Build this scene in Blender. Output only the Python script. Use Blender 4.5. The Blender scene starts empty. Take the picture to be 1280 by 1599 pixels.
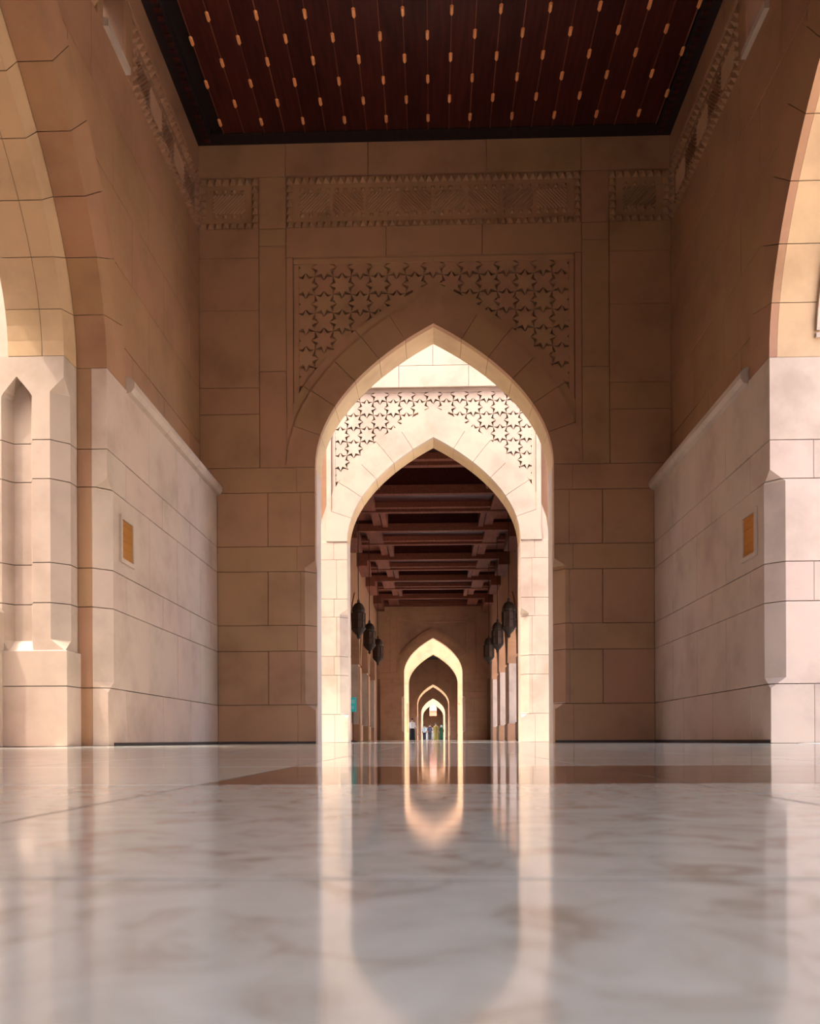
import bpy, bmesh, math, random
from mathutils import Matrix, Vector
random.seed(7)
C = bpy.context.scene.collection
SC = bpy.context.scene
PI = math.pi

# ------------------------------------------------------------------ camera
F_PX, W_PX, HZ = 1350.0, 1280.0, 1155.5
cam = bpy.data.cameras.new('camera')
cam.sensor_fit = 'HORIZONTAL'
cam.sensor_width = 36.0
cam.lens = F_PX / W_PX * 36.0
cam.shift_y = (HZ - 799.5) / W_PX
cam.clip_start, cam.clip_end = 0.01, 2000
cam.dof.use_dof = True
cam.dof.focus_distance = 11.0
cam.dof.aperture_fstop = 22.0
cam_o = bpy.data.objects.new('camera', cam)
C.objects.link(cam_o)
CAM_X, CAM_H = -0.03, 0.045
cam_o.matrix_world = (Matrix.Translation((CAM_X, 0, CAM_H)) @ Matrix.Rotation(math.atan(36 / F_PX), 4, 'Z')
                      @ Matrix.Rotation(PI / 2, 4, 'X') @ Matrix.Rotation(-0.0045, 4, 'Z'))
SC.camera = cam_o

# ------------------------------------------------------------------ light
SUN = Vector((-0.32, -0.26, 0.91)).normalized()
world = bpy.data.worlds.new('sky')
SC.world = world
world.use_nodes = True
wn = world.node_tree.nodes
sky = wn.new('ShaderNodeTexSky')
sky.sky_type = 'NISHITA'
sky.sun_disc = False
sky.sun_elevation = math.asin(SUN.z)
sky.sun_rotation = math.atan2(SUN.x, SUN.y)
sky.air_density = 0.9
sky.dust_density = 5.0
sky.ozone_density = 0.0
wn['Background'].inputs['Strength'].default_value = 1.4
world.node_tree.links.new(sky.outputs[0], wn['Background'].inputs[0])
sun = bpy.data.lights.new('sun', 'SUN')
sun.energy = 3.3
sun.angle = math.radians(0.55)
sun.color = (1.0, 0.91, 0.80)
sun_o = bpy.data.objects.new('sun', sun)
C.objects.link(sun_o)
sun_o.rotation_euler = SUN.to_track_quat('Z', 'Y').to_euler()
sun_o.location = SUN * 100
SC.view_settings.view_transform = 'Standard'
SC.view_settings.look = 'None'
SC.view_settings.gamma = 1.0
SC.view_settings.use_curve_mapping = False
SC.view_settings.exposure = 0.3
SC.cycles.max_bounces = 12
SC.cycles.diffuse_bounces = 6
SC.cycles.glossy_bounces = 4

# ------------------------------------------------------------------ materials
def mat(name):
    m = bpy.data.materials.new(name)
    m.use_nodes = True
    nt = m.node_tree
    return m, nt, nt.nodes, nt.links, nt.nodes['Principled BSDF']

def ramp(nodes, stops):
    r = nodes.new('ShaderNodeValToRGB')
    e = r.color_ramp.elements
    while len(e) < len(stops):
        e.new(0.5)
    for k, (p, c) in enumerate(stops):
        e[k].position = p
        e[k].color = (*c, 1)
    return r

def plain(name, col, rough=0.6, metal=0.0, spec=0.5):
    m, nt, n, l, b = mat(name)
    b.inputs['Base Color'].default_value = (*col, 1)
    b.inputs['Roughness'].default_value = rough
    b.inputs['Metallic'].default_value = metal
    b.inputs['Specular IOR Level'].default_value = spec
    return m

def stone_mat(name, ca, cb, cc, rough=0.62):
    m, nt, n, l, b = mat(name)
    geo = n.new('ShaderNodeNewGeometry')
    oi = n.new('ShaderNodeObjectInfo')
    tint = ramp(n, [(0.0, ca), (0.5, cb), (1.0, cc)])
    l.new(oi.outputs['Random'], tint.inputs[0])
    no = n.new('ShaderNodeTexNoise')
    no.inputs['Scale'].default_value = 1.6
    no.inputs['Detail'].default_value = 6
    no.inputs['Roughness'].default_value = 0.6
    l.new(geo.outputs['Position'], no.inputs['Vector'])
    sh = ramp(n, [(0.30, (0.80, 0.78, 0.76)), (0.52, (1, 1, 1)), (0.75, (1.10, 1.08, 1.06))])
    l.new(no.outputs['Fac'], sh.inputs[0])
    mx = n.new('ShaderNodeMix')
    mx.data_type = 'RGBA'
    mx.blend_type = 'MULTIPLY'
    mx.inputs[0].default_value = 1.0
    l.new(tint.outputs[0], mx.inputs[6])
    l.new(sh.outputs[0], mx.inputs[7])
    l.new(mx.outputs[2], b.inputs['Base Color'])
    fine = n.new('ShaderNodeTexNoise')
    fine.inputs['Scale'].default_value = 60
    fine.inputs['Detail'].default_value = 4
    l.new(geo.outputs['Position'], fine.inputs['Vector'])
    bp = n.new('ShaderNodeBump')
    bp.inputs['Strength'].default_value = 0.12
    bp.inputs['Distance'].default_value = 0.004
    l.new(fine.outputs['Fac'], bp.inputs['Height'])
    l.new(bp.outputs[0], b.inputs['Normal'])
    b.inputs['Roughness'].default_value = rough
    b.inputs['Specular IOR Level'].default_value = 0.3
    return m

def marble_mat(name, light, mid, vein, scale=26.0, rough=0.075):
    m, nt, n, l, b = mat(name)
    geo = n.new('ShaderNodeNewGeometry')
    no = n.new('ShaderNodeTexNoise')
    no.inputs['Scale'].default_value = scale
    no.inputs['Detail'].default_value = 5
    no.inputs['Roughness'].default_value = 0.55
    no.inputs['Distortion'].default_value = 1.2
    l.new(geo.outputs['Position'], no.inputs['Vector'])
    r = ramp(n, [(0.30, vein), (0.47, mid), (0.66, light)])
    l.new(no.outputs['Fac'], r.inputs[0])
    oi = n.new('ShaderNodeObjectInfo')
    v = n.new('ShaderNodeMapRange')
    v.inputs['To Min'].default_value = 0.88
    v.inputs['To Max'].default_value = 1.05
    l.new(oi.outputs['Random'], v.inputs['Value'])
    hs = n.new('ShaderNodeHueSaturation')
    l.new(v.outputs[0], hs.inputs['Value'])
    l.new(r.outputs[0], hs.inputs['Color'])
    l.new(hs.outputs[0], b.inputs['Base Color'])
    rn = n.new('ShaderNodeTexNoise')
    rn.inputs['Scale'].default_value = 9
    l.new(geo.outputs['Position'], rn.inputs['Vector'])
    rr = n.new('ShaderNodeMapRange')
    rr.inputs['To Min'].default_value = rough * 0.7
    rr.inputs['To Max'].default_value = rough * 1.4
    l.new(rn.outputs['Fac'], rr.inputs['Value'])
    l.new(rr.outputs[0], b.inputs['Roughness'])
    b.inputs['IOR'].default_value = 1.38
    return m

def wood_mat(name, a, c, rough=0.45):
    m, nt, n, l, b = mat(name)
    geo = n.new('ShaderNodeNewGeometry')
    mp = n.new('ShaderNodeMapping')
    mp.inputs['Scale'].default_value = (14, 1.2, 14)
    l.new(geo.outputs['Position'], mp.inputs['Vector'])
    no = n.new('ShaderNodeTexNoise')
    no.inputs['Scale'].default_value = 1.5
    no.inputs['Detail'].default_value = 6
    l.new(mp.outputs[0], no.inputs['Vector'])
    r = ramp(n, [(0.3, a), (0.7, c)])
    l.new(no.outputs['Fac'], r.inputs[0])
    oi = n.new('ShaderNodeObjectInfo')
    v = n.new('ShaderNodeMapRange')
    v.inputs['To Min'].default_value = 0.75
    v.inputs['To Max'].default_value = 1.2
    l.new(oi.outputs['Random'], v.inputs['Value'])
    hs = n.new('ShaderNodeHueSaturation')
    l.new(v.outputs[0], hs.inputs['Value'])
    l.new(r.outputs[0], hs.inputs['Color'])
    l.new(hs.outputs[0], b.inputs['Base Color'])
    b.inputs['Roughness'].default_value = rough
    b.inputs['Specular IOR Level'].default_value = 0.15
    return m

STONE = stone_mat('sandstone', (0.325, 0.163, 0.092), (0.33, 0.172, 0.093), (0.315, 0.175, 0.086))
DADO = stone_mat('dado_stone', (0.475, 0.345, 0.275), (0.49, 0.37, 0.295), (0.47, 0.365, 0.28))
STONE_PALE_LIT = stone_mat('pale_sandstone', (0.435, 0.33, 0.265), (0.45, 0.345, 0.275), (0.44, 0.345, 0.27))  # paler copy of sandstone with light painted in; also the truly paler coping
STONE_BOUNCE_LIT = stone_mat('ochre_sandstone', (0.47, 0.305, 0.17), (0.48, 0.32, 0.18), (0.47, 0.32, 0.165))  # sandstone with the golden bounce light painted in, for arch undersides
MORTAR = stone_mat('mortar', (0.27, 0.15, 0.09), (0.27, 0.15, 0.09), (0.27, 0.15, 0.09), 0.9)
MARBLE = marble_mat('grey_marble', (0.84, 0.89, 0.80), (0.75, 0.785, 0.69), (0.54, 0.50, 0.40))
MARBLE_DARK = marble_mat('brown_marble', (0.22, 0.13, 0.09), (0.13, 0.07, 0.05), (0.08, 0.045, 0.03))
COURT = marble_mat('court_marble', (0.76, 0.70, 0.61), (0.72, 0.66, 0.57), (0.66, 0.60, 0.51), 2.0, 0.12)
COURT_DARKENED = marble_mat('brown_paving', (0.34, 0.25, 0.18), (0.30, 0.21, 0.15), (0.26, 0.18, 0.13), 2.0, 0.3)  # left paving darkened to cut unseen bounce light onto the right wall
WOOD = wood_mat('dark_red_wood', (0.03, 0.006, 0.0045), (0.065, 0.012, 0.008))
WOOD_BEAM = wood_mat('beam_wood', (0.12, 0.035, 0.019), (0.20, 0.06, 0.033), 0.75)
WOOD_BLACK = wood_mat('black_wood', (0.012, 0.008, 0.008), (0.02, 0.012, 0.012), 0.5)
GILT = plain('gilt_paint', (0.90, 0.36, 0.13), 0.35, 0.15)
BRASS = plain('brass', (0.45, 0.20, 0.02), 0.35, 0.85)
BRONZE = plain('dark_bronze', (0.04, 0.024, 0.016), 0.6, 0.3, 0.2)
GLASS_AMBER = plain('amber_glass', (0.06, 0.03, 0.018), 0.45, 0.0, 0.15)

# ------------------------------------------------------------------ helpers
def new_obj(name, me, m, parent=None, mw=None):
    o = bpy.data.objects.new(name, me)
    C.objects.link(o)
    if m and not me.materials:
        me.materials.append(m)
    if parent:
        o.parent = parent
    if mw is not None:
        o.matrix_world = mw
    return o

def empty(name, loc, rz=0):
    o = bpy.data.objects.new(name, None)
    C.objects.link(o)
    o.location = loc
    o.rotation_euler = (0, 0, rz)
    o.empty_display_size = 0.2
    return o

def tag(o, label, cat, group=None, kind=None):
    o['label'] = label
    o['category'] = cat
    if group:
        o['group'] = group
    if kind:
        o['kind'] = kind
    return o

class MB:
    def __init__(s):
        s.v, s.f = [], []
    def add(s, vs, fs):
        k = len(s.v)
        s.v += [tuple(p) for p in vs]
        s.f += [tuple(i + k for i in f) for f in fs]
    def box(s, x0, x1, y0, y1, z0, z1):
        s.add([(x0, y0, z0), (x1, y0, z0), (x1, y1, z0), (x0, y1, z0), (x0, y0, z1), (x1, y0, z1), (x1, y1, z1), (x0, y1, z1)],
              [(0, 3, 2, 1), (4, 5, 6, 7), (0, 1, 5, 4), (1, 2, 6, 5), (2, 3, 7, 6), (3, 0, 4, 7)])
    def loft(s, rings, caps=True):
        n = len(rings[0])
        vs = [p for r in rings for p in r]
        fs = []
        for k in range(len(rings) - 1):
            for i in range(n):
                j = (i + 1) % n
                fs.append((k * n + i, k * n + j, (k + 1) * n + j, (k + 1) * n + i))
        if caps:
            fs.append(tuple(range(n - 1, -1, -1)))
            fs.append(tuple((len(rings) - 1) * n + i for i in range(n)))
        s.add(vs, fs)
    def lathe(s, prof, seg=12, c=(0, 0)):
        s.loft([[(c[0] + r * math.cos(2 * PI * i / seg), c[1] + r * math.sin(2 * PI * i / seg), z) for i in range(seg)] for r, z in prof])
    def tube(s, a, b, r, seg=6):
        a, b = Vector(a), Vector(b)
        q = (b - a).to_track_quat('Z', 'Y')
        ring = [q @ Vector((r * math.cos(2 * PI * i / seg), r * math.sin(2 * PI * i / seg), 0)) for i in range(seg)]
        s.loft([[a + p for p in ring], [b + p for p in ring]])
    def mesh(s, name, smooth=False):
        me = bpy.data.meshes.new(name)
        me.from_pydata(s.v, [], s.f)
        bm = bmesh.new()
        bm.from_mesh(me)
        bmesh.ops.recalc_face_normals(bm, faces=bm.faces)
        bm.to_mesh(me)
        bm.free()
        if smooth:
            for p in me.polygons:
                p.use_smooth = True
        return me
    def build(s, name, m, parent=None, mw=None, smooth=False):
        return new_obj(name, s.mesh(name, smooth), m, parent, mw)

# wall frames: local x = along the wall, local y = up, local z = out of the wall
def fr_front(Y):
    return Matrix(((1, 0, 0, 0), (0, 0, -1, Y), (0, 1, 0, 0), (0, 0, 0, 1)))
def fr_left(X):
    return Matrix(((0, 0, 1, -X), (1, 0, 0, 0), (0, 1, 0, 0), (0, 0, 0, 1)))
def fr_right(X):
    return Matrix(((0, 0, -1, X), (-1, 0, 0, 0), (0, 1, 0, 0), (0, 0, 0, 1)))

_blocks = {}
def block(parent, u0, u1, v0, v1, w, d=0.06, m=None, name='stone_block', gap=0.003, ch=0.004):
    if u1 < u0:
        u0, u1 = u1, u0
    du, dv = round(u1 - u0 - 2 * gap, 3), round(v1 - v0 - 2 * gap, 3)
    if du < 0.02 or dv < 0.02:
        return None
    m = m or STONE
    key = (du, dv, d, ch, m.name)
    if key not in _blocks:
        a, b = du / 2, dv / 2
        mb = MB()
        mb.loft([[(-a, -b, -d), (a, -b, -d), (a, b, -d), (-a, b, -d)],
                 [(-a, -b, -ch), (a, -b, -ch), (a, b, -ch), (-a, b, -ch)],
                 [(-a + ch, -b + ch, 0), (a - ch, -b + ch, 0), (a - ch, b - ch, 0), (-a + ch, b - ch, 0)]])
        me = mb.mesh(name)
        me.materials.append(m)
        _blocks[key] = me
    o = bpy.data.objects.new(name, _blocks[key])
    C.objects.link(o)
    o.parent = parent
    o.location = ((u0 + u1) / 2, (v0 + v1) / 2, w)
    return o

# the pointed arch of the whole building (unit half span), right half from springing to apex
def _bez(q):
    p = 1 - q
    x = p**3 + 3 * p * p * q + 3 * p * q * q * 0.5
    y = 3 * p * p * q * 0.5 + 3 * p * q * q * 0.93 + q**3 * 1.19
    dx = 3 * p * p * 0 + 6 * p * q * (0.5 - 1) + 3 * q * q * (0 - 0.5)
    dy = 3 * p * p * 0.5 + 6 * p * q * 0.43 + 3 * q * q * 0.26
    return x, y, dx, dy
_N = 200
_tab = [0.0]
for _i in range(_N):
    a, b = _bez(_i / _N), _bez((_i + 1) / _N)
    _tab.append(_tab[-1] + math.hypot(b[0] - a[0], b[1] - a[1]))
def _q_of(s):
    L = s * _tab[-1]
    for i in range(_N):
        if _tab[i + 1] >= L - 1e-9:
            return (i + (L - _tab[i]) / (_tab[i + 1] - _tab[i])) / _N
    return 1.0
APEX = 1.19
def arch_pt(half, spring, s, off=0.0, side=1):
    """s: 0 springing .. 1 apex (arc length); off: outward offset"""
    x, y, dx, dy = _bez(_q_of(min(max(s, 0), 1)))
    ln = math.hypot(dx, dy)
    nx, ny = dy / ln, -dx / ln
    if s >= 0.9999:
        return 0.0, spring + half * y + off / ny
    px = half * x + off * nx
    if px < 0:      # inside offsets near the apex
        return 0.0, spring + half * APEX + off / 0.887
    return side * px, spring + half * y + off * ny
def arch_path(half, spring, off=0.0, n=14):
    L = [arch_pt(half, spring, k / n, off, -1) for k in range(n + 1)]
    return L + [(-x, z) for x, z in reversed(L[:-1])]

def arch_wall(mb, u0, u1, v1, half, spring, w0, w1, uc=0.0, off=0.0, v0=0.0, n=14):
    """a slab u0..u1 x v0..v1, w1 (front) .. w0 (back) with an arched opening at uc"""
    P = [(uc + x, z) for x, z in arch_path(half, spring, off, n)]
    P = [(P[0][0], v0)] + P + [(P[-1][0], v0)]
    for w in (w0, w1):
        mb.add([(u0, v0, w), (P[0][0], v0, w), (P[1][0], P[1][1], w), (P[1][0], v1, w), (u0, v1, w)], [(0, 1, 2, 3, 4)])
        mb.add([(u1, v0, w), (P[-1][0], v0, w), (P[-2][0], P[-2][1], w), (P[-2][0], v1, w), (u1, v1, w)], [(4, 3, 2, 1, 0)])
        for a, b in zip(P[1:-2], P[2:-1]):
            mb.add([(a[0], a[1], w), (b[0], b[1], w), (b[0], v1, w), (a[0], v1, w)], [(0, 1, 2, 3)])
    for a, b in zip(P[:-1], P[1:]):
        mb.add([(a[0], a[1], w0), (b[0], b[1], w0), (b[0], b[1], w1), (a[0], a[1], w1)], [(0, 1, 2, 3)])
    mb.add([(u0, v0, w0), (u0, v1, w0), (u0, v1, w1), (u0, v0, w1)], [(0, 1, 2, 3)])
    mb.add([(u1, v0, w0), (u1, v1, w0), (u1, v1, w1), (u1, v0, w1)], [(0, 1, 2, 3)])
    mb.add([(u0, v1, w0), (u1, v1, w0), (u1, v1, w1), (u0, v1, w1)], [(0, 1, 2, 3)])

def voussoirs(parent, half, spring, a, b, w0, w1, n, uc=0.0, m=None, name='voussoir', gap=0.003, sides=(-1, 1), k=3, s_from=0.0):
    L = half * _tab[-1]
    for sd in sides:
        for i in range(n):
            s0 = s_from + (1 - s_from) * i / n + (gap / L if i or s_from else 0)
            s1 = s_from + (1 - s_from) * (i + 1) / n - (gap / L if i < n - 1 else 0)
            rings = []
            for j in range(k + 1):
                s = s0 + (s1 - s0) * j / k
                p, q = arch_pt(half, spring, s, a, sd), arch_pt(half, spring, s, b, sd)
                rings.append([(uc + p[0], p[1], w0), (uc + q[0], q[1], w0), (uc + q[0], q[1], w1), (uc + p[0], p[1], w1)])
            mb = MB()
            mb.loft(rings)
            mb.build(name, m or STONE, parent)

def prism(parent, name, plan, levels, m):
    """plan(v) -> list of (u, w); levels: heights"""
    mb = MB()
    mb.loft([[(u, v, w) for u, w in plan(v)] for v in levels])
    return mb.build(name, m, parent)

# relief tiles: eight-pointed stars and pointed crosses
def star_poly(R):
    return [((R if k % 2 == 0 else R * 0.53) * math.cos(PI / 8 * k + PI / 4), (R if k % 2 == 0 else R * 0.53) * math.sin(PI / 8 * k + PI / 4)) for k in range(16)]
def cross_poly(R):
    q = []
    for k in range(4):
        a = k * PI / 2 + PI / 4
        for x, y in ((-0.293, -0.293), (-0.293, -0.707), (0, -1), (0.293, -0.707)):
            q.append((R * (x * math.cos(a) - y * math.sin(a)), R * (x * math.sin(a) + y * math.cos(a))))
    return q
def tile_mesh(name, poly, h, m, tp=0.86):
    mb = MB()
    mb.loft([[(x, y, -h) for x, y in poly], [(x, y, -0.012) for x, y in poly], [(x * tp, y * tp, 0) for x, y in poly]])
    me = mb.mesh(name)
    me.materials.append(m)
    return me

def frieze(parent, u0, u1, v0, v1, w, m, pitch=0.102):
    """a carved band: rows of little pyramids round a field of slanting grooves"""
    mb = MB()
    if u1 < u0:
        u0, u1 = u1, u0
    mb.box(u0, u1, v0, v1, w - 0.05, w - 0.035)
    def pyr(x, y, r, h):
        mb.add([(x - r, y - r, w - 0.035), (x + r, y - r, w - 0.035), (x + r, y + r, w - 0.035), (x - r, y + r, w - 0.035), (x, y, w - 0.035 + h)],
               [(0, 1, 4), (1, 2, 4), (2, 3, 4), (3, 0, 4)])
    n = max(2, round((u1 - u0) / pitch))
    p = (u1 - u0) / n
    nv = max(3, round((v1 - v0) / pitch))
    pv = (v1 - v0) / nv
    for i in range(n):
        pyr(u0 + p * (i + .5), v0 + pv / 2, 0.044, 0.075)
        pyr(u0 + p * (i + .5), v1 - pv / 2, 0.044, 0.075)
    for j in range(1, nv - 1):
        pyr(u0 + p / 2, v0 + pv * (j + .5), 0.044, 0.075)
        pyr(u1 - p / 2, v0 + pv * (j + .5), 0.044, 0.075)
    a0, a1, b0, b1 = u0 + 1.6 * p, u1 - 1.6 * p, v0 + 1.5 * pv, v1 - 1.5 * pv
    k = max(3, round((a1 - a0) / 0.12))
    for i in range(k):
        x = a0 + (a1 - a0) * (i + .5) / k
        pyr(x, b0 + 0.03, 0.028, 0.03)
        pyr(x, b1 - 0.03, 0.028, 0.03)
    c0, c1 = b0 + 0.075, b1 - 0.075
    nc = max(1, round((a1 - a0) / 0.46))
    for i in range(nc):
        x0, x1 = a0 + (a1 - a0) * i / nc + 0.03, a0 + (a1 - a0) * (i + 1) / nc - 0.03
        hgt, wid = c1 - c0, x1 - x0
        sgn = 1 if i % 2 == 0 else -1
        t = -hgt + 0.04
        while t < wid - 0.02:
            xa, xb = max(t, 0), min(t + hgt, wid)
            ya, yb = c0 + xa - t, c0 + xb - t
            if xb - xa > 0.03:
                xx = (lambda q: x0 + q) if sgn > 0 else (lambda q: x1 - q)
                e = 0.011
                mb.add([(xx(xa) - e, ya + e * sgn, w - 0.035), (xx(xa) + e, ya - e * sgn, w - 0.035), (xx(xb) + e, yb - e * sgn, w - 0.035),
                        (xx(xb) - e, yb + e * sgn, w - 0.035), (xx(xa), ya, w - 0.012), (xx(xb), yb, w - 0.012)],
                       [(0, 4, 5, 3), (1, 2, 5, 4), (0, 1, 4), (2, 3, 5)])
            t += 0.05
    o = mb.build('carved_frieze', m, parent)
    o['kind'] = 'stuff'
    o['label'] = 'carved band of little pyramids and slanting grooves'
    return o

COURSES = [0, 0.54, 1.29, 1.65, 2.40, 2.75, 3.50, 3.85]
HALF, SPR = 1.655, 3.85
TOP = 9.2

# ------------------------------------------------------------------ floor
def floor():
    mb = MB()
    mb.box(-3.4, 3.4, -6, 215, -0.3, -0.004)
    o = mb.build('floor', MARBLE)
    tag(o, 'polished grey marble floor running through the arcade', 'floor', kind='structure')
    X = [-3.27 + 0.5 * k for k in range(14)]
    X[-1] = 3.27
    Y = [-0.92 + 0.6 * k for k in range(23)]
    cache = {}
    for i in range(len(X) - 1):
        for j in range(len(Y) - 1):
            dark = (6 <= i <= 7 and j == 3)
            g = 0.0016
            du, dv = round(X[i + 1] - X[i] - 2 * g, 4), round(Y[j + 1] - Y[j] - 2 * g, 4)
            key = (du, dv, dark)
            if key not in cache:
                b = MB()
                a, c = du / 2, dv / 2
                e = 0.00002
                b.loft([[(-a, -c, -0.02), (a, -c, -0.02), (a, c, -0.02), (-a, c, -0.02)], [(-a, -c, -e), (a, -c, -e), (a, c, -e), (-a, c, -e)],
                        [(-a + e, -c + e, 0), (a - e, -c + e, 0), (a - e, c - e, 0), (-a + e, c - e, 0)]])
                me = b.mesh('slab')
                me.materials.append(MARBLE_DARK if dark else MARBLE)
                cache[key] = me
            s = bpy.data.objects.new('marble_slab', cache[key])
            C.objects.link(s)
            s.parent = o
            s.location = ((X[i] + X[i + 1]) / 2, (Y[j] + Y[j + 1]) / 2, 0)
            if dark:
                s['label'] = 'dark brown inlaid marble slab'
    b = MB()
    b.box(-3.3, 3.3, -0.95, 12.2, -0.01, -0.0002)
    b.build('grout_bed', plain('grout', (0.16, 0.13, 0.10), 0.9), o)
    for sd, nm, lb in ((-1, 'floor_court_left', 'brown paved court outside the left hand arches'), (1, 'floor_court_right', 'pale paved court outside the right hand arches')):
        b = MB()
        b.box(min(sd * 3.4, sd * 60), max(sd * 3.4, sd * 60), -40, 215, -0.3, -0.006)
        tag(b.build(nm, COURT if sd > 0 else COURT_DARKENED), lb, 'paving', kind='structure')
    b = MB()
    b.box(-3.4, 3.4, -40, -6, -0.3, -0.006)
    tag(b.build('floor_rear_court', COURT), 'pale paved ground behind the first arch', 'paving', kind='structure')
floor()

# ------------------------------------------------------------------ the arched cross walls
def portal(name, Y, label, blocks=True, tiles=True, umax=3.27, m=None, T=0.62, ext=4.3, friezes=True, ring_n=6, lower_u=3.03, top=TOP):
    m = m or STONE
    mb = MB()
    arch_wall(mb, -ext, ext, top, HALF, SPR, -T + 0.02, -0.12, 0, 0.15)
    if not blocks:      # a plain face right up to the ring
        mb = MB()
        arch_wall(mb, -ext, ext, top, HALF, SPR, -T + 0.02, -0.01, 0, 0.15)
    o = mb.build(name, MORTAR if blocks else m, None, fr_front(Y))
    tag(o, label, 'wall', kind='structure')
    voussoirs(o, HALF, SPR, 0, 0.40, -0.10, 0.012, ring_n, m=m, name='voussoir')
    voussoirs(o, HALF, SPR, 0, 0.40, -T, -0.103, ring_n, m=STONE_BOUNCE_LIT, name='soffit_voussoir')
    voussoirs(o, HALF, SPR, 0.408, 0.54, -0.14, -0.025, max(3, ring_n // 2), m=m, name='arch_fillet')
    for s in (-1, 1):
        for i in range(len(COURSES) - 1):
            v0, v1 = COURSES[i], COURSES[i + 1]
            tall = v1 - v0 > 0.6
            ue = 1.86 if tall else 1.91
            def plan(v, s=s, ue=ue):
                c = 0.0
                if 0.46 < v < 2.55:
                    c = 0.15 * min(1, max(0, (v - 0.46) / 0.10), max(0, (2.55 - v) / 0.10))
                c = max(c, 0.004)
                return [(s * (HALF + c), 0), (s * HALF, -c), (s * HALF, -0.165), (s * ue, -0.165), (s * ue, 0)]
            lv = [v0 + 0.004] + [x for x in (0.46, 0.56, 2.45, 2.55) if v0 + 0.01 < x < v1 - 0.01] + [v1 - 0.004]
            prism(o, 'jamb_block', plan, lv, m)
            block(o, s * HALF, s * ue, v0, v1, -0.168, T - 0.168, STONE_PALE_LIT, 'reveal_block', 0.0, 0.003)
            if not blocks:
                continue
            if tall:
                cuts = [ue, 2.32, lower_u] if umax > 2.4 else [ue, min(2.32, umax)]
            else:
                cuts = [ue, lower_u if v0 < 3.4 else umax] if umax > 2.4 else [ue, min(2.4, umax)]
            for a, b in zip(cuts[:-1], cuts[1:]):
                block(o, s * a, s * b, v0, v1, 0, 0.14, m)
        if blocks:
            for zz, a, b in ((None, 0, 0),):
                pass
            rows = [3.85, 4.60, 4.97, 6.05, 6.78, 7.19]
            if umax > 2.4:
                for z0, z1 in zip(rows[:-1], rows[1:]):
                    block(o, s * 2.43, s * umax, z0, z1, 0, 0.14, m)
                rows2 = [3.85, 5.20, 6.95, 7.19]
                for z0, z1 in zip(rows2[:-1], rows2[1:]):
                    block(o, s * 2.05, s * 2.43, z0, z1, -0.012, 0.12, m)
                block(o, s * 2.05, s * 2.43, 7.19, 7.91, -0.012, 0.12, m)
                block(o, s * 2.05, s * umax, 7.91, 8.45, 0, 0.14, m)
                if friezes:
                    frieze(o, s * 2.43, s * umax, 7.19, 7.91, 0, m)
                else:
                    block(o, s * 2.43, s * umax, 7.19, 7.91, 0, 0.14, m)
            # the frame of the carved spandrel
            block(o, s * 1.955, s * 2.05, 3.85, 6.78, -0.008, 0.12, m, 'frame_stone')
            block(o, s * 1.875, s * 1.955, 3.85, 6.70, -0.045, 0.09, m, 'frame_stone')
    if blocks:
        block(o, -1.955, 0, 6.70, 6.78, -0.045, 0.09, m, 'frame_stone')
        block(o, 0, 1.955, 6.70, 6.78, -0.045, 0.09, m, 'frame_stone')
        for a, b in zip((-2.05, -0.65, 0.68, 2.05)[:-1], (-2.05, -0.65, 0.68, 2.05)[1:]):
            block(o, a, b, 6.78, 7.19, 0, 0.14, m)
        if friezes:
            frieze(o, -2.05, 2.05, 7.19, 7.91, 0, m)
        else:
            block(o, -2.05, 0, 7.19, 7.91, 0, 0.14, m)
            block(o, 0, 2.05, 7.19, 7.91, 0, 0.14, m)
        for a, b in ((-2.05, -0.9), (-0.9, 0.75), (0.75, 2.05)):
            block(o, a, b, 7.91, 8.45, 0, 0.14, m)
    if tiles:
        R = 0.18
        sm, cm = tile_mesh('star', star_poly(R * 0.998), 0.075, m, 0.985), tile_mesh('cross', cross_poly(R * 0.995), 0.068, m, 0.985)
        path = arch_path(HALF, SPR, 0.30, 40)
        P = R * math.sqrt(2) * 2
        def low(u):
            for a, b in zip(path[:-1], path[1:]):
                if a[0] <= u <= b[0] and b[0] > a[0]:
                    return a[1] + (b[1] - a[1]) * (u - a[0]) / (b[0] - a[0])
            return SPR
        for i in range(-9, 10):
            for j in range(-9, 10):
                for kind in (0, 1):
                    # stars on a centred lattice, crosses half a step beside them
                    u = (i + (0.5 if j % 2 else 0)) * P + (P / 2 if kind else 0)
                    v = 6.66 + j * P / 2
                    if abs(u) > 1.90 or v > 6.75 or v < 4.6:
                        continue
                    rr = R if kind == 0 else R * 0.9
                    if min(v - rr - low(max(-2, min(2, u + d))) for d in (-rr, 0, rr)) < -0.12:
                        continue
                    t = bpy.data.objects.new('star_tile' if kind == 0 else 'cross_tile', sm if kind == 0 else cm)
                    C.objects.link(t)
                    t.parent = o
                    t.location = (u, v, -0.05 if kind == 0 else -0.058)
    return o

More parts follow.
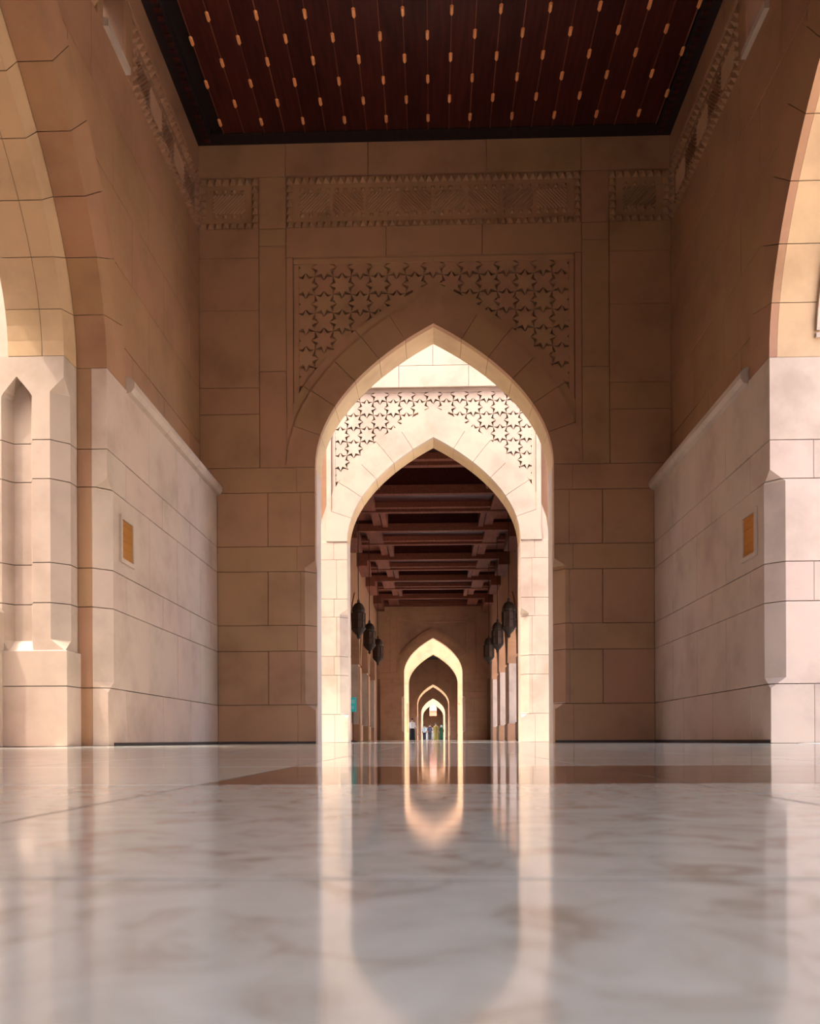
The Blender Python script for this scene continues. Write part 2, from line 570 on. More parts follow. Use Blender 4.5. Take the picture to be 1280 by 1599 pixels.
wall_front = portal('wall_front', 12.0, 'shadowed brown stone wall with the first tall pointed arch and carved frieze', top=13.0)  # unseen top raised above the roof to cut sky light in the passage
portal('wall_passage', 16.5, 'sunlit cream stone wall with star relief seen through the first arch', umax=2.4, m=STONE_PALE_LIT, friezes=False, top=13.0)  # unseen top raised likewise, to dim the sky light on this face
portal('wall_corridor_end', 49.0, 'brown stone wall with a pointed arch closing the beamed corridor', tiles=False, friezes=False, ring_n=6)
portal('wall_passage_far', 58.2, 'bright stone wall with a pointed arch behind the corridor end', blocks=False, tiles=False, top=12.5)  # unseen top raised to cut sky light in the far passage
portal('wall_hall_end', 90.0, 'small distant brown wall with the third nested arch', blocks=False, tiles=False)
portal('wall_hall_far', 94.5, 'small distant lit wall edging the third nested arch', blocks=False, tiles=False)
portal('wall_distant', 121.0, 'tiny distant brown wall with the fourth nested arch', blocks=False, tiles=False)
portal('wall_distant_far', 140.0, 'tiny distant lit wall edging the innermost nested arch', blocks=False, tiles=False)

# rear wall behind the camera
mb = MB()
arch_wall(mb, -4.3, 4.3, TOP, HALF, SPR, 0, 0.6)
tag(mb.build('wall_rear', STONE, None, fr_front(-0.74)), 'brown stone wall with an arch behind the viewer', 'wall', kind='structure')

mb = MB()
mb.box(-4.3, 4.3, -7.75, -1.3, 8.42, 9.0)  # added roof, unseen: keeps the sun off the near floor
mb2 = MB()
mb2.box(-12, 12, -14.6, -14.0, 0, 4.0)  # added low wall, unseen: limits the sky light from behind
tag(mb2.build('wall_rear_end', STONE), 'stone end wall of the hall behind the viewer', 'wall', kind='structure')
for sd, nm in ((-1, 'left'), (1, 'right')):
    mb2 = MB()
    mb2.box(min(sd * 3.3, sd * 3.8), max(sd * 3.3, sd * 3.8), -9.5, -1.3, 0, TOP)  # added side walls, unseen, to cut the light from behind
    tag(mb2.build('wall_rear_' + nm, STONE), 'stone side wall of the hall behind the viewer, ' + nm, 'wall', kind='structure')
tag(mb.build('ceiling_rear', WOOD_BLACK), 'dark timber ceiling of the hall behind the viewer', 'ceiling', kind='structure')

# ------------------------------------------------------------------ side walls of the first hall
YC, SH, SS = 5.63, 2.29, 3.50
def side_wall(s):
    """s = +1: left wall (local u = Y); s = -1: right wall (local u = -Y)"""
    left = s > 0
    fr = fr_left(3.27) if left else fr_right(3.27)
    U = lambda y: s * y
    wb = -0.30 if left else -0.48
    mb = MB()
    arch_wall(mb, *( (-0.72, 12.02) if left else (-12.02, 0.72)), 7.15, SH, SS, wb, -0.03, U(YC), 0.06)
    def bx(y0, y1, v0, v1, w0, w1):
        a, b = sorted((U(y0), U(y1)))
        mb.box(a, b, v0, v1, w0, w1)
    for y0, y1 in ((-0.72, 8.5), (9.14, 12.02)):
        bx(y0, y1, 7.15, 8.0, wb, -0.03)
    bx(-0.72, 12.02, 8.0, TOP, wb, -0.03)
    bx(8.03, 12.02, 0, 3.5, -0.05, 0.18)
    bx(-0.72, 3.23, 0, 3.5, -0.05, 0.18)
    o = mb.build('wall_left' if left else 'wall_right', MORTAR, None, fr)
    tag(o, 'lit stone side wall with dado and great arch on the left' if left else 'shadowed stone side wall with dado and great arch on the right', 'wall', kind='structure')
    # ring of the great arch
    if left:
        voussoirs(o, SH, SS, 0, 0.50, -0.04, 0.24, 8, U(YC), name='voussoir')
    else:
        voussoirs(o, SH, SS, 0, 0.50, 0.17, 0.24, 8, U(YC), name='voussoir')
        voussoirs(o, SH, SS, 0, 0.50, -0.48, 0.168, 8, U(YC), name='soffit_voussoir', m=STONE_BOUNCE_LIT)
    if left:
        voussoirs(o, SH, SS, -0.27, 0.05, -0.24, -0.045, 8, U(YC), name='inner_voussoir', m=STONE_BOUNCE_LIT)
        voussoirs(o, SH, SS, -0.272, 0.05, -0.55, -0.245, 8, U(YC), name='outer_voussoir', m=STONE_BOUNCE_LIT)
    else:
        for w0, w1, of in ((-0.20, -0.165, -0.035), (-0.285, -0.25, -0.05)):
            voussoirs(o, SH, SS, of, 0.0, w0, w1, 6, U(YC), name='soffit_moulding', m=STONE_PALE_LIT, s_from=0.06, gap=0.0)
        for sg in (1, -1):
            yj = YC + sg * SH
            block(o, U(yj), U(yj - sg * 0.035), SS + 0.16, SS + 0.20, -0.165, 0.3, STONE_PALE_LIT, 'soffit_moulding', gap=0.0, ch=0.004)
            block(o, U(yj), U(yj - sg * 0.05), SS + 0.24, SS + 0.28, -0.25, 0.22, STONE_PALE_LIT, 'soffit_moulding', gap=0.0, ch=0.004)
    for sg in (1, -1):                       # far half, near half
        M = (lambda y: U(y)) if sg > 0 else (lambda y: U(2 * YC - y))
        wend = 12.0 if sg > 0 else 2 * YC + 0.72
        yj = YC + SH                         # jamb at 7.92
        for i in range(6):
            v0, v1 = COURSES[i], COURSES[i + 1]
            tall = v1 - v0 > 0.6
            cuts = [9.10, 10.10, 11.10, wend] if tall else [8.40, 9.55, 10.65, 11.60, wend]
            def plan(v, M=M, ye=cuts[0], tall=tall):
                c = 0.004
                if 0.50 < v < 2.48:
                    c = max(c, 0.14 * min(1, (v - 0.50) / 0.10, (2.48 - v) / 0.10))
                wbk = 0.095 if left else (-0.48 if tall else -0.15)
                return [(M(yj + c), 0.24), (M(yj), 0.24 - c), (M(yj), wbk), (M(yj + 0.1), wbk), (M(yj + 0.1), 0.19), (M(ye - 0.005), 0.19), (M(ye - 0.005), 0.24)]
            lv = [v0 + 0.004] + [x for x in (0.50, 0.60, 2.38, 2.48) if v0 + 0.01 < x < v1 - 0.01] + [v1 - 0.004]
            prism(o, 'jamb_block', plan, lv, DADO)
            if left:
                prism(o, 'reveal_block', lambda v, M=M: [(M(yj), 0.093), (M(yj + 0.1), 0.093), (M(yj + 0.1), -0.04), (M(yj), -0.04)], [v0 + 0.004, v1 - 0.004], STONE)  # darker stone paints in the shade of the left reveal
            for a, b in zip(cuts[:-1], cuts[1:]):
                block(o, M(a), M(b), v0, v1, 0.24, 0.06, DADO)
        # coping of the dado: a half-round roll
        for a, b in ((8.44, 9.6), (9.605, 10.8), (10.805, wend)):
            mbc = MB()
            mbc.loft([[(M(y), 3.555 + 0.085 * math.cos(2 * PI * k / 10), 0.235 + 0.085 * math.sin(2 * PI * k / 10)) for k in range(10)] for y in (a, b)])
            mbc.build('coping_roll', STONE_PALE_LIT, o, smooth=False)
            mbc = MB()
            p, q = sorted((M(a), M(b)))
            mbc.box(p, q, 3.48, 3.60, -0.02, 0.20)
            mbc.build('coping_stone', STONE_PALE_LIT, o)
        rows = [3.5, 4.2, 4.97, 5.7, 6.42, 7.15]
        for r, (z0, z1) in enumerate(zip(rows[:-1], rows[1:])):
            ys = YC
            for k in range(41):
                x, z = arch_pt(SH, SS, k / 40, 0.22)
                if z <= z0:
                    ys = YC + x + 0.0
            x, z = arch_pt(SH, SS, 1.0, 0.22)
            if z <= z0:
                ys = YC
            cuts = [ys] + [y for y in [4.9 + 0.55 * (r % 2) + 1.1 * k for k in range(8)] if ys + 0.2 < y < wend - 0.2] + [wend]
            for a, b in zip(cuts[:-1], cuts[1:]):
                block(o, M(a), M(b), z0, z1, 0, 0.05, gap=0.004, ch=0.002)
        # frieze band level
        if sg > 0:
            frieze(o, M(9.35), M(12.0), 7.19, 7.91, 0, STONE)
            frieze(o, M(YC), M(8.35), 7.19, 7.91, 0, STONE)
            block(o, M(9.14), M(9.35), 7.15, 8.0, 0, 0.05)
            block(o, M(8.35), M(8.5), 7.15, 8.0, 0, 0.05)
        else:
            frieze(o, M(YC), M(wend), 7.19, 7.91, 0, STONE)
        for a, b in ((YC, 7.7), (7.7, 9.8), (9.8, wend)):
            block(o, M(a), M(b), 7.91 if sg < 0 else 8.0, 8.45, 0, 0.05)
    # sloping sill and lining of the slit window
    a, b = sorted((U(8.5), U(9.14)))
    mb = MB()
    mb.add([(a, 7.15, 0.05), (b, 7.15, 0.05), (b, 7.22, 0.05), (a, 7.22, 0.05), (a, 7.15, wb), (b, 7.15, wb), (b, 7.42, wb), (a, 7.42, wb)],
           [(0, 1, 2, 3), (4, 5, 6, 7), (0, 1, 5, 4), (3, 2, 6, 7), (0, 3, 7, 4), (1, 2, 6, 5)])
    mb.build('window_sill', STONE_PALE_LIT, o)
    # brass foot light let into the dado
    fx = empty('wall_light', fr @ Vector((U(8.41), 2.0, 0.242)))
    fx.rotation_euler = (fr @ Matrix.Translation((0, 0, 0))).to_euler()
    tag(fx, 'recessed brass wall light in the left dado' if left else 'recessed brass wall light in the right dado', 'light', 'brass wall lights')
    mb = MB()
    mb.box(-0.15, 0.15, -0.19, 0.19, 0.0, 0.006)
    mb.build('brass_panel', BRASS, fx)
    mb = MB()
    for x0, x1, y0, y1 in ((-0.19, -0.15, -0.23, 0.23), (0.15, 0.19, -0.23, 0.23), (-0.15, 0.15, 0.19, 0.23), (-0.15, 0.15, -0.23, -0.19)):
        mb.box(x0, x1, y0, y1, 0.0, 0.02)
    mb.build('frame', DADO, fx)
    for k in range(5):
        mb = MB()
        mb.box(-0.14, 0.14, -0.15 + 0.075 * k - 0.008, -0.15 + 0.075 * k + 0.008, 0.006, 0.012)
        mb.build('louvre', BRASS, fx)
    return o
wall_left = side_wall(1)
wall_right = side_wall(-1)

# the cross bay outside the great arches: walls running away to either side
def porch(name, Y, x0, x1, face, label, m):
    mb = MB()
    mb.box(x0, x1, 0, TOP, -0.6, -0.03)
    fr = fr_front(Y) if face < 0 else Matrix(((-1, 0, 0, 0), (0, 0, 1, Y), (0, 1, 0, 0), (0, 0, 0, 1)))
    o = mb.build(name, m, None, fr)
    tag(o, label, 'wall', kind='structure')
    return o
pw = porch('wall_porch_right', YC + SH, 3.76, 11, -1, 'bright pale stone wall running out through the right arch', STONE_PALE_LIT)
for i in range(6):
    v0, v1 = COURSES[i], COURSES[i + 1]
    tall = v1 - v0 > 0.6
    cuts = [3.76, 4.9, 6.1, 7.3, 8.6, 9.8, 11] if tall else [3.42, 4.3, 5.5, 6.7, 7.9, 9.2, 11]
    for a, b in zip(cuts[:-1], cuts[1:]):
        block(pw, a, b, v0, v1, 0, 0.06, STONE_PALE_LIT)
zr = [3.5, 4.2, 4.97, 5.7, 6.42, 7.15, 8.0, TOP]
for r, (v0, v1) in enumerate(zip(zr[:-1], zr[1:])):
    cuts = [3.76] + [4.6 + 0.6 * (r % 2) + 1.2 * k for k in range(5)] + [11]
    for a, b in zip(cuts[:-1], cuts[1:]):
        block(pw, a, b, v0, v1, 0, 0.06, STONE_PALE_LIT)
porch('wall_porch_left', YC + SH + 0.05, -11, -3.80, -1, 'stone wall running out behind the ribbed pier on the left', STONE_PALE_LIT)
porch('wall_porch_left_near', YC - SH, 4.33, 11, 1, 'stone wall of the left hand cross bay nearest the viewer', STONE_PALE_LIT)

mb = MB()
mb.box(16.0, 17.0, -14, 9, 0, 10)  # added unseen reflector: bounces light through the right arch to the left wall
tag(mb.build('wall_court_right', plain('white_marble_cladding', (0.78, 0.74, 0.68), 0.5)), 'white marble facade across the court beyond the right arch', 'wall', kind='structure')
mb = MB()
mb.box(12.0, 13.0, 22, 60, 0, 8)  # added unseen reflector that brightens the right corridor jambs
tag(mb.build('wall_court_far', bpy.data.materials['white_marble_cladding']), 'white marble facade across the court beside the beamed corridor', 'wall', kind='structure')
mb = MB()
mb.box(-9.0, -8.4, -6, 52, 0, 11)  # added unseen wall that blocks the sky on the left
tag(mb.build('wall_court_left', STONE), 'tall stone wall closing the court beyond the left cross bay', 'wall', kind='structure')

# ribbed pier outside the left arch
def pier(sg):
    M = (lambda y: y) if sg > 0 else (lambda y: 2 * YC - y)
    fr = fr_left(3.27)
    root = bpy.data.objects.new('ribbed_pier', None)
    C.objects.link(root)
    root.matrix_world = fr @ Matrix.Translation((M(7.8), 0, -0.5))
    tag(root, 'bright ribbed stone pier under the left arch' + ('' if sg > 0 else ', nearest the viewer'), 'pier', kind='structure')
    ox, ow = M(7.8), -0.5
    yb, yf = 7.97, 7.65
    def plan(v):
        t = 0.0
        if 0.86 < v < 3.30:
            t = min(1, (v - 0.86) / 0.10, (3.30 - v) / 0.12)
        c, f = max(0.004, 0.13 * t), 0.11 * t
        bulge = 0.03 if v < 0.86 else 0.0
        w1 = -0.045 + bulge
        y0 = yf - bulge
        g = min(1.0, max(0.02, (3.32 - v) / 0.17)) if v > 3.1 else 1.0      # the flute closes to a point
        f = 0.11 * (min(1, max(0, (v - 0.86) / 0.10)) if v < 3.31 else 0.0)
        k1, k2, k3 = 0.14 * g, 0.085 * g, 0.075 * g
        pts = [(yb, w1), (y0 + c, w1), (y0, w1 - c - 0.0), (y0, -0.475 + k1), (y0 + f * 0.9, -0.475 + k2), (y0 + f, -0.475 + k3), (y0 + f, -0.475 - k3),
               (y0 + f * 0.9, -0.475 - k2), (y0, -0.475 - k1), (y0, -0.90), (y0 + 0.1 * t, -0.95), (y0 + 0.1 * t, -1.05), (yb, -1.05)]
        return [(M(y) - ox, w - ow) for y, w in pts]
    zs = [0, 0.54, 1.29, 1.65, 2.40, 2.75, 3.50]
    for v0, v1 in zip(zs[:-1], zs[1:]):
        lv = [v0 + 0.004] + [x for x in (0.855, 0.865, 0.96, 3.14, 3.18, 3.305, 3.315) if v0 + 0.005 < x < v1 - 0.005] + [v1 - 0.004]
        mb = MB()
        mb.loft([[(u, v, w) for u, w in plan(v)] for v in lv])
        mb.build('pier_course', STONE_PALE_LIT, root)
    mb = MB()
    a, b = sorted((M(7.45) - ox, M(7.66) - ox))
    mb.loft([[(a, v, -1.05 - ow + k), (b, v, -1.05 - ow + k), (b, v, -0.60 - ow - k), (a, v, -0.60 - ow - k)] for v, k in ((0.002, 0), (1.20, 0), (1.26, 0.03))])
    mb.build('base_step', STONE_PALE_LIT, root)
pier(1)

# dark strip painting in the shadow line at the foot of the walls
SHADE_MAT = plain('dark_skirting', (0.035, 0.022, 0.016), 0.7)
def shade_line(name, parent_frame, pieces, label):
    mb = MB()
    for u0, u1, w in pieces:
        mb.box(u0, u1, 0.001, 0.032, w, w + 0.004)
    o = mb.build(name, SHADE_MAT, None, parent_frame)
    tag(o, label, 'skirting', kind='structure')
shade_line('baseboard_front', fr_front(12.0), [(-3.03, -1.66, 0.0), (1.66, 3.03, 0.0)], 'thin dark skirting along the foot of the front wall')
shade_line('baseboard_left', fr_left(3.27), [(8.06, 12.0, 0.24)], 'thin dark skirting along the foot of the left dado')
shade_line('baseboard_right', fr_right(3.27), [(-12.0, -7.93, 0.24)], 'thin dark skirting along the foot of the right dado')

# ------------------------------------------------------------------ ceiling of the first hall
def ceiling_hall():
    mb = MB()
    mb.box(-3.4, 3.4, -0.8, 12.1, 8.42, 9.0)
    o = mb.build('ceiling', WOOD_BLACK)
    tag(o, 'dark red timber ceiling with rows of gilt studs', 'ceiling', kind='structure')
    P = 0.28
    x0 = -2.86
    pm, me_b = None, None
    mb = MB()
    mb.box(-P / 2 + 0.003, P / 2 - 0.003, -6.1, 6.1, 0, 0.05)
    pm = mb.mesh('plank')
    pm.materials.append(WOOD)
    for k in range(21):
        p = bpy.data.objects.new('ceiling_plank', pm)
        C.objects.link(p)
        p.parent = o
        p.location = (x0 + P * (k + 0.5), 5.75, 8.375)
    mb = MB()
    mb.box(-0.006, 0.006, -6.1, 6.1, 0, 0.014)
    bm_ = mb.mesh('bead')
    bm_.materials.append(WOOD_BEAM)
    for k in range(22):
        p = bpy.data.objects.new('bead', bm_)
        C.objects.link(p)
        p.parent = o
        p.location = (x0 + P * k, 5.75, 8.362)
    mb = MB()
    mb.loft([[(-0.022, -0.055, 0), (0, -0.075, 0), (0.022, -0.055, 0), (0.022, 0.055, 0), (0, 0.075, 0), (-0.022, 0.055, 0)],
             [(-0.012, -0.045, -0.022), (0, -0.06, -0.022), (0.012, -0.045, -0.022), (0.012, 0.045, -0.022), (0, 0.06, -0.022), (-0.012, 0.045, -0.022)]])
    sm = mb.mesh('stud')
    sm.materials.append(GILT)
    for r in range(20):
        y = 11.56 - 0.34 * r
        for k in range(22):
            if (k + r) % 2 == 0 and 0 <= k <= 21:
                p = bpy.data.objects.new('gilt_stud', sm)
                C.objects.link(p)
                p.parent = o
                p.location = (x0 + P * k, y, 8.364)
    for sd in (-1, 1):
        mb = MB()
        a, b = sorted((sd * 3.05, sd * 3.30))
        mb.box(a, b, -0.7, 12.0, 8.36, 8.44)
        c = mb.build('cornice', WOOD_BLACK, o)
        dm = MB()
        dm.box(-0.035, 0.035, -0.03, 0.03, -0.03, 0.03)
        dme = dm.mesh('dentil')
        dme.materials.append(WOOD)
        for k in range(60):
            d = bpy.data.objects.new('dentil', dme)
            C.objects.link(d)
            d.parent = c
            d.location = (sd * 3.12, 11.9 - 0.12 * k, 8.375)
    mb = MB()
    mb.box(-3.05, 3.05, 11.78, 12.0, 8.36, 8.44)
    mb.build('cornice', WOOD_BLACK, o)
ceiling_hall()

# ------------------------------------------------------------------ corridors beyond
def corridor_wall(name, s, label, centres, bounds, half=1.95, spr=3.3, X=3.2, T=0.7, plinths=True):
    fr = fr_left(X) if s > 0 else fr_right(X)
    mb = MB()
    for c, a, b in zip(centres, bounds[:-1], bounds[1:]):
        u0, u1 = sorted((s * a, s * b))
        arch_wall(mb, u0, u1, TOP, half, spr, -T, 0, s * c, n=10)
    o = mb.build(name, STONE, None, fr)
    tag(o, label, 'wall', kind='structure')
    if plinths:
        for c in centres:
            for sg in (-1, 1):
                block(o, s * (c + sg * half), s * (c + sg * (half + 0.04)), 0.72, 3.28, 0.0, T + 0.01, STONE_PALE_LIT, 'jamb_slab', 0.0, 0.003).location.x -= s * sg * 0.02
            voussoirs(o, half, spr, 0.0, 0.35, -0.02, 0.05, 5, s * c, name='voussoir')
        for i, b in enumerate(bounds[1:-1]):
            e0, e1 = centres[i] + half, centres[i + 1] - half
            block(o, s * (e0 - 0.10), s * (e1 + 0.10), 0, 0.72, 0.10, T + 0.2, STONE, 'pier_plinth', 0.0, 0.04)
            block(o, s * (e0 + 0.06), s * (e1 - 0.06), 0.72, 3.2, 0.07, 0.1, STONE, 'pilaster', 0.0, 0.03)
    return o
cent = [20.3, 25.2, 30.05, 34.9, 39.8, 44.7]
bnd = [17.1, 22.75, 27.65, 32.45, 37.35, 42.25, 49.1]
corridor_wall('wall_corridor_left', 1, 'arcaded stone wall along the left of the beamed corridor', cent, bnd)
corridor_wall('wall_corridor_right', -1, 'arcaded stone wall along the right of the beamed corridor', cent, bnd)
for nm, y0, y1, lb in (('hall', 58.8, 90.1, 'dim stone side wall of the second hall'), ('distant', 95.1, 121.1, 'dim stone side wall of the third hall'),
                       ('last', 140.6, 190.1, 'dim stone side wall of the last hall')):
    n = int((y1 - y0) // 5)
    st = (y1 - y0) / n
    cs = [y0 + st * (k + .5) for k in range(n)]
    bs = [y0 + st * k for k in range(n + 1)]
    for s, w in ((1, 'left'), (-1, 'right')):
        corridor_wall('wall_%s_%s' % (nm, w), s, lb + ', ' + w, cs, bs, half=1.0, spr=3.0, plinths=False)
    mb = MB()
    mb.box(-3.4, 3.4, y0 - 0.3, y1, 8.42, 9.0)
    tag(mb.build('ceiling_' + nm, WOOD_BLACK), 'dark timber ceiling of the %s hall beyond' % {'hall': 'second', 'distant': 'third', 'last': 'last'}[nm], 'ceiling', kind='structure')

for sd, nm in ((-1, 'left'), (1, 'right')):
    mb = MB()
    xe = 8.0 if sd < 0 else 4.25
    mb.box(min(sd * 3.9, sd * xe), max(sd * 3.9, sd * xe), 17.1, 49.2, 5.9, 6.3)  # added slabs, unseen, that cut the side light into the corridor
    tag(mb.build('ceiling_aisle_' + nm, STONE), 'flat stone canopy outside the corridor arches, ' + nm, 'canopy', kind='structure')

def ceiling_corridor():
    mb = MB()
    mb.box(-3.4, 3.4, 17.0, 49.1, 8.5, 9.0)
    o = mb.build('ceiling_corridor', WOOD_BLACK)
    tag(o, 'coffered dark ceiling with reddish beams over the corridor', 'ceiling', kind='structure')
    beams = [(17.15, 19.2), (21.6, 24.0), (26.5, 28.85), (31.2, 33.6), (36.2, 38.6), (41.0, 43.5), (46.2, 48.95)]
    for y0, y1 in beams:
        mb = MB()
        mb.box(-3.2, 3.2, y0 + 0.05, y1 - 0.05, 7.86, 8.5)
        b = mb.build('beam', WOOD, o)
        for ya, yb in ((y0, y0 + 0.22), (y0 + 0.30, y0 + 0.50), (y1 - 0.50, y1 - 0.30), (y1 - 0.22, y1)):
            mb = MB()
            z0 = 7.60 if ya in (y0, y1 - 0.22) else 7.68
            mb.box(-2.9, 2.9, ya, yb, z0, 7.87)
            mb.build('beam_rib', WOOD_BEAM, b)
        for sd in (-1, 1):
            mb = MB()
            a, c = sorted((sd * 1.9, sd * 2.45))
            mb.box(a, c, y0 + 0.22, y1 - 0.22, 7.64, 7.87)
            a, c = sorted((sd * 2.75, sd * 3.2))
            mb.box(a, c, y0 - 0.05, y1 + 0.05, 7.35, 7.87)
            mb.build('bracket', WOOD_BEAM, b)
    for (_, a), (b, _) in zip(beams[:-1], beams[1:]):
        for sd in (-1, 1):
            for x0, x1, z in ((1.62, 1.80, 7.72), (1.84, 2.14, 7.78)):
                mb = MB()
                p, q = sorted((sd * x0, sd * x1))
                mb.box(p, q, a - 0.05, b + 0.05, z, 8.45)
                mb.build('joist', WOOD_BEAM, o)
            mb = MB()
            p, q = sorted((sd * 2.14, sd * 3.2))
            mb.box(p, q, a - 0.05, b + 0.05, 8.0, 8.45)
            mb.build('side_panel', WOOD_BEAM, o)
ceiling_corridor()

# end wall with a bright window
mb = MB()
arch_wall(mb, -4.3, 4.3, TOP, 0.78, 7.0, -0.4, 0, v0=5.3)
mb.box(-4.3, 4.3, 0, 5.3, -0.4, 0)
o = mb.build('wall_end', STONE, None, fr_front(190.0))
tag(o, 'tiny brown end wall with an arched bright window', 'wall', kind='structure')
mb = MB()
mb.box(-5, 5, 200, 206, 0, 6.65)
mb.box(-5.1, 5.1, 199.9, 206, 6.65, 6.8)
tag(mb.build('far_building', plain('terracotta', (0.45, 0.12, 0.06), 0.8)), 'reddish building glimpsed through the tiny end window', 'building')

# ------------------------------------------------------------------ lanterns
def make_lantern():
    root = empty('lantern', (0, 0, 0))
    mb = MB()
    mb.tube((0, 0, 1.26), (0, 0, 4.35), 0.014)
    mb.build('chain', BRONZE, root)
    mb = MB()
    mb.lathe([(0.02, 1.28), (0.05, 1.22), (0.04, 1.18), (0.13, 1.12), (0.19, 1.02), (0.215, 0.92), (0.20, 0.86), (0.235, 0.84), (0.235, 0.81)], 12)
    mb.build('dome_cap', BRONZE, root, smooth=False)
    mb = MB()
    mb.lathe([(0.205, 0.81), (0.205, 0.36)], 8)
    mb.build('glass_body', GLASS_AMBER, root)
    for k in range(8):
        a = 2 * PI * k / 8
        mb = MB()
        mb.tube((0.215 * math.cos(a), 0.215 * math.sin(a), 0.36), (0.215 * math.cos(a), 0.215 * math.sin(a), 0.81), 0.016, 5)
        mb.build('rib', BRONZE, root)
    mb = MB()
    mb.lathe([(0.235, 0.60), (0.235, 0.57)], 12)
    mb.build('hoop', BRONZE, root)
    mb = MB()
    mb.lathe([(0.235, 0.36), (0.235, 0.32), (0.19, 0.26), (0.11, 0.17), (0.06, 0.12), (0.05, 0.07), (0.065, 0.05), (0.01, 0.0)], 12)
    mb.build('bottom_finial', BRONZE, root)
    return root
def copy_tree(o, parent=None):
    c = o.copy()
    C.objects.link(c)
    c.parent = parent
    for ch in o.children:
        copy_tree(ch, c)
    return c
L0 = make_lantern()
first = True
names = ['nearest', 'middle', 'farthest']
for s, w in ((-1, 'left'), (1, 'right')):
    for k, y in enumerate((27.65, 32.45, 37.4)):
        l = L0 if first else copy_tree(L0)
        first = False
        l.location = (s * 2.4, y, 3.28)
        tag(l, '%s dark bronze lantern hanging along the %s side of the corridor' % (names[k], w), 'lantern', 'bronze lanterns in the corridor')

# ------------------------------------------------------------------ teal sign on a stand
def sign():
    root = empty('sign_stand', (-2.07, 22.0, 0))
    tag(root, 'small teal sign on a thin dark floor stand', 'sign')
    mb = MB()
    mb.lathe([(0.13, 0.0), (0.13, 0.015), (0.03, 0.04)], 12)
    mb.build('base', BRONZE, root)
    mb = MB()
    mb.tube((0, 0, 0.03), (0, 0, 0.80), 0.012)
    mb.build('pole', BRONZE, root)
    mb = MB()
    mb.box(-0.085, 0.085, -0.015, 0.015, 0.77, 1.14)
    b = mb.build('board', plain('teal_board', (0.04, 0.68, 0.64), 0.4), root)
    pale = plain('pale_teal_print', (0.25, 0.75, 0.72), 0.4)
    for x1, z0, z1 in ((0.05, 0.98, 1.08), (0.03, 0.84, 0.92)):
        mb = MB()
        mb.box(-0.05, x1, -0.018, -0.0155, z0, z1)
        mb.build('print', pale, b)
sign()

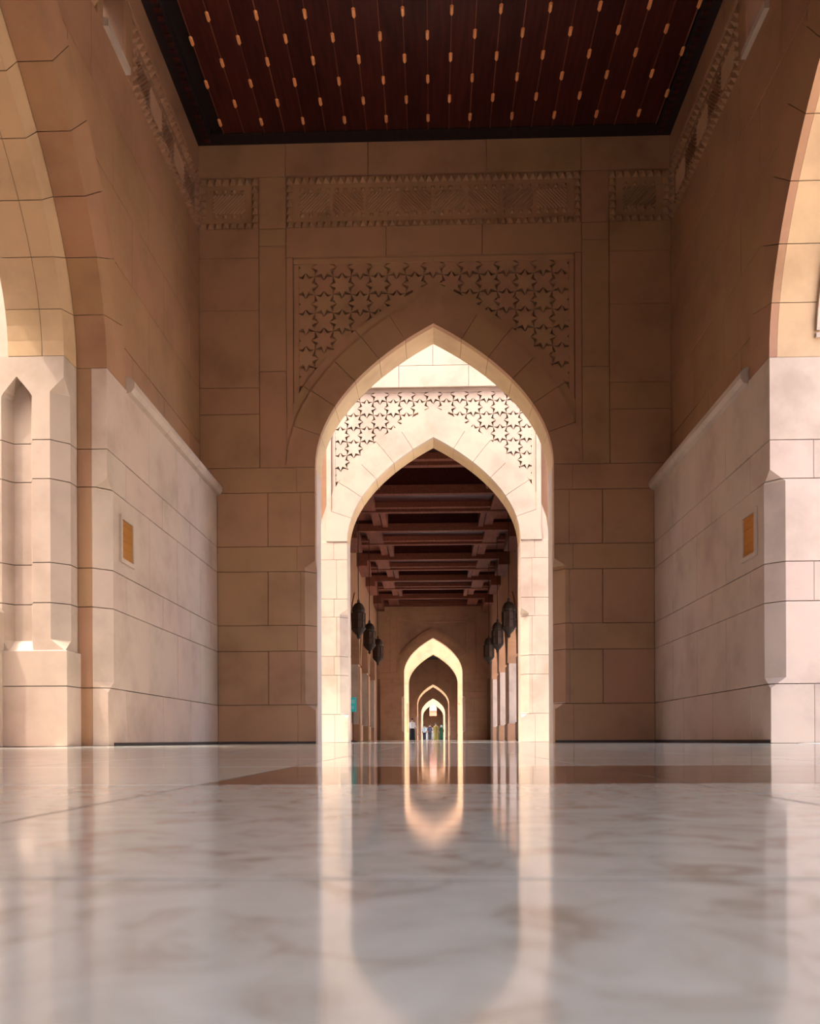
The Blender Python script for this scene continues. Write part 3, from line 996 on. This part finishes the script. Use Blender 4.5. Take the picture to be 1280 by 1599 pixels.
# ------------------------------------------------------------------ visitors
SKIN = plain('skin', (0.42, 0.24, 0.16), 0.6)
HAIR = plain('dark_hair', (0.02, 0.013, 0.01), 0.6)
def person(x, y, h, label, top, bottom, hair='hair', robe=False, rz=0.0, scarf=None):
    root = empty('person', (x, y, 0), rz)
    tag(root, label, 'person', 'visitors far down the arcade')
    k = h / 1.70
    V = [(0, 0, 0.95), (0, 0, 1.18), (0, 0, 1.40), (0, 0.0, 1.50), (0, -0.01, 1.58), (0, -0.015, 1.66),       # pelvis .. head
         (-0.19, 0, 1.40), (-0.25, 0.02, 1.14), (-0.24, -0.06, 0.90), (-0.235, -0.08, 0.80),
         (0.19, 0, 1.40), (0.25, 0.02, 1.14), (0.24, -0.06, 0.90), (0.235, -0.08, 0.80),
         (-0.10, 0, 0.90), (-0.11, -0.03, 0.50), (-0.11, 0.04, 0.08), (-0.11, -0.10, 0.04),
         (0.10, 0, 0.90), (0.11, 0.0, 0.50), (0.11, 0.05, 0.08), (0.11, -0.09, 0.04)]
    E = [(0, 1), (1, 2), (2, 3), (3, 4), (4, 5), (2, 6), (6, 7), (7, 8), (8, 9), (2, 10), (10, 11), (11, 12), (12, 13), (0, 14), (14, 15), (15, 16), (16, 17),
         (0, 18), (18, 19), (19, 20), (20, 21)]
    R = [0.15, 0.13, 0.14, 0.055, 0.085, 0.08, 0.06, 0.045, 0.035, 0.03, 0.06, 0.045, 0.035, 0.03, 0.09, 0.06, 0.045, 0.035, 0.09, 0.06, 0.045, 0.035]
    me = bpy.data.meshes.new('body')
    me.from_pydata([(a * k, b * k, c * k) for a, b, c in V], E, [])
    b = new_obj('body', me, SKIN, root)
    sk = b.modifiers.new('skin', 'SKIN')
    for i, d in enumerate(me.skin_vertices[0].data):
        d.radius = (R[i] * k, R[i] * k)
        d.use_root = (i == 0)
    ss = b.modifiers.new('sub', 'SUBSURF')
    ss.levels = ss.render_levels = 1
    def ring(z, rx, ry, n=12, y=0):
        return [(rx * k * math.cos(2 * PI * i / n), y * k + ry * k * math.sin(2 * PI * i / n), z * k) for i in range(n)]
    mb = MB()
    mb.loft([ring(0.88, 0.20, 0.16), ring(1.05, 0.185, 0.15), ring(1.25, 0.20, 0.155), ring(1.40, 0.215, 0.14), ring(1.47, 0.12, 0.10), ring(1.50, 0.07, 0.07)])
    for s in (-1, 1):
        mb.loft([[(s * (0.17 + 0.10 * t) * k + q[0], q[1] + 0.02 * k, (1.42 - 0.46 * t) * k) for q in ring(0, r, r, 8)] for t, r in ((0, 0.075), (0.5, 0.066), (1, 0.06))])
    mb.build('shirt', top, root, smooth=True)
    mb = MB()
    if robe:
        mb.loft([ring(0.02, 0.24, 0.20), ring(0.5, 0.215, 0.18), ring(0.95, 0.195, 0.16), ring(1.02, 0.15, 0.13)])
        mb.build('skirt', bottom, root, smooth=True)
    else:
        for s in (-1, 1):
            mb.loft([[(q[0] + s * 0.10 * k, q[1], z * k) for q in ring(0, r, r, 10)] for z, r in ((0.05, 0.075), (0.5, 0.085), (0.95, 0.115))])
        mb.build('trousers', bottom, root, smooth=True)
    mb = MB()
    mb.loft([ring(1.57 if not scarf else 1.44, 0.10 if not scarf else 0.12, 0.06, 10, 0.06 if not scarf else 0.03), ring(1.63, 0.105, 0.10, 10, 0.03), ring(1.71, 0.10, 0.10, 10, 0.01), ring(1.765, 0.05, 0.05, 10, 0)])
    mb.build('scarf' if scarf else 'hair', scarf or HAIR, root, smooth=True)
    return root
WHITE = plain('white_cloth', (0.80, 0.80, 0.80), 0.8)
BLACK = plain('black_cloth', (0.012, 0.012, 0.014), 0.8)
NAVY = plain('navy_cloth', (0.02, 0.025, 0.06), 0.8)
OLIVE = plain('olive_cloth', (0.19, 0.14, 0.02), 0.8)
GREEN = plain('green_cloth', (0.015, 0.09, 0.035), 0.8)
MINT = plain('mint_cloth', (0.35, 0.75, 0.68), 0.8)
PALE = plain('pale_blue_cloth', (0.55, 0.68, 0.75), 0.8)
def px(x, y):
    return CAM_X + (x - 676) / F_PX * y
person(px(643.5, 66), 66, 1.64, 'person with dark hair, white top and long black skirt, left of the others', WHITE, BLACK, robe=True)
person(px(662.5, 97), 97, 1.70, 'person in pale top and dark trousers under the distant arches', PALE, NAVY)
person(px(666.5, 99), 99, 1.62, 'person in a long white robe beside the person in pale top', WHITE, WHITE, robe=True)
person(px(671, 96), 96, 1.72, 'person in navy top and black trousers under the distant arches', NAVY, BLACK)
person(px(675, 100), 100, 1.60, 'person in white shirt and white trousers at the centre', WHITE, WHITE)
person(px(680.5, 92), 92, 1.78, 'person in olive brown robe at the centre of the distant arches', OLIVE, OLIVE, robe=True)
person(px(689, 98), 98, 1.66, 'person in mint scarf and dark green clothes at the right', GREEN, GREEN, robe=True, scarf=MINT)
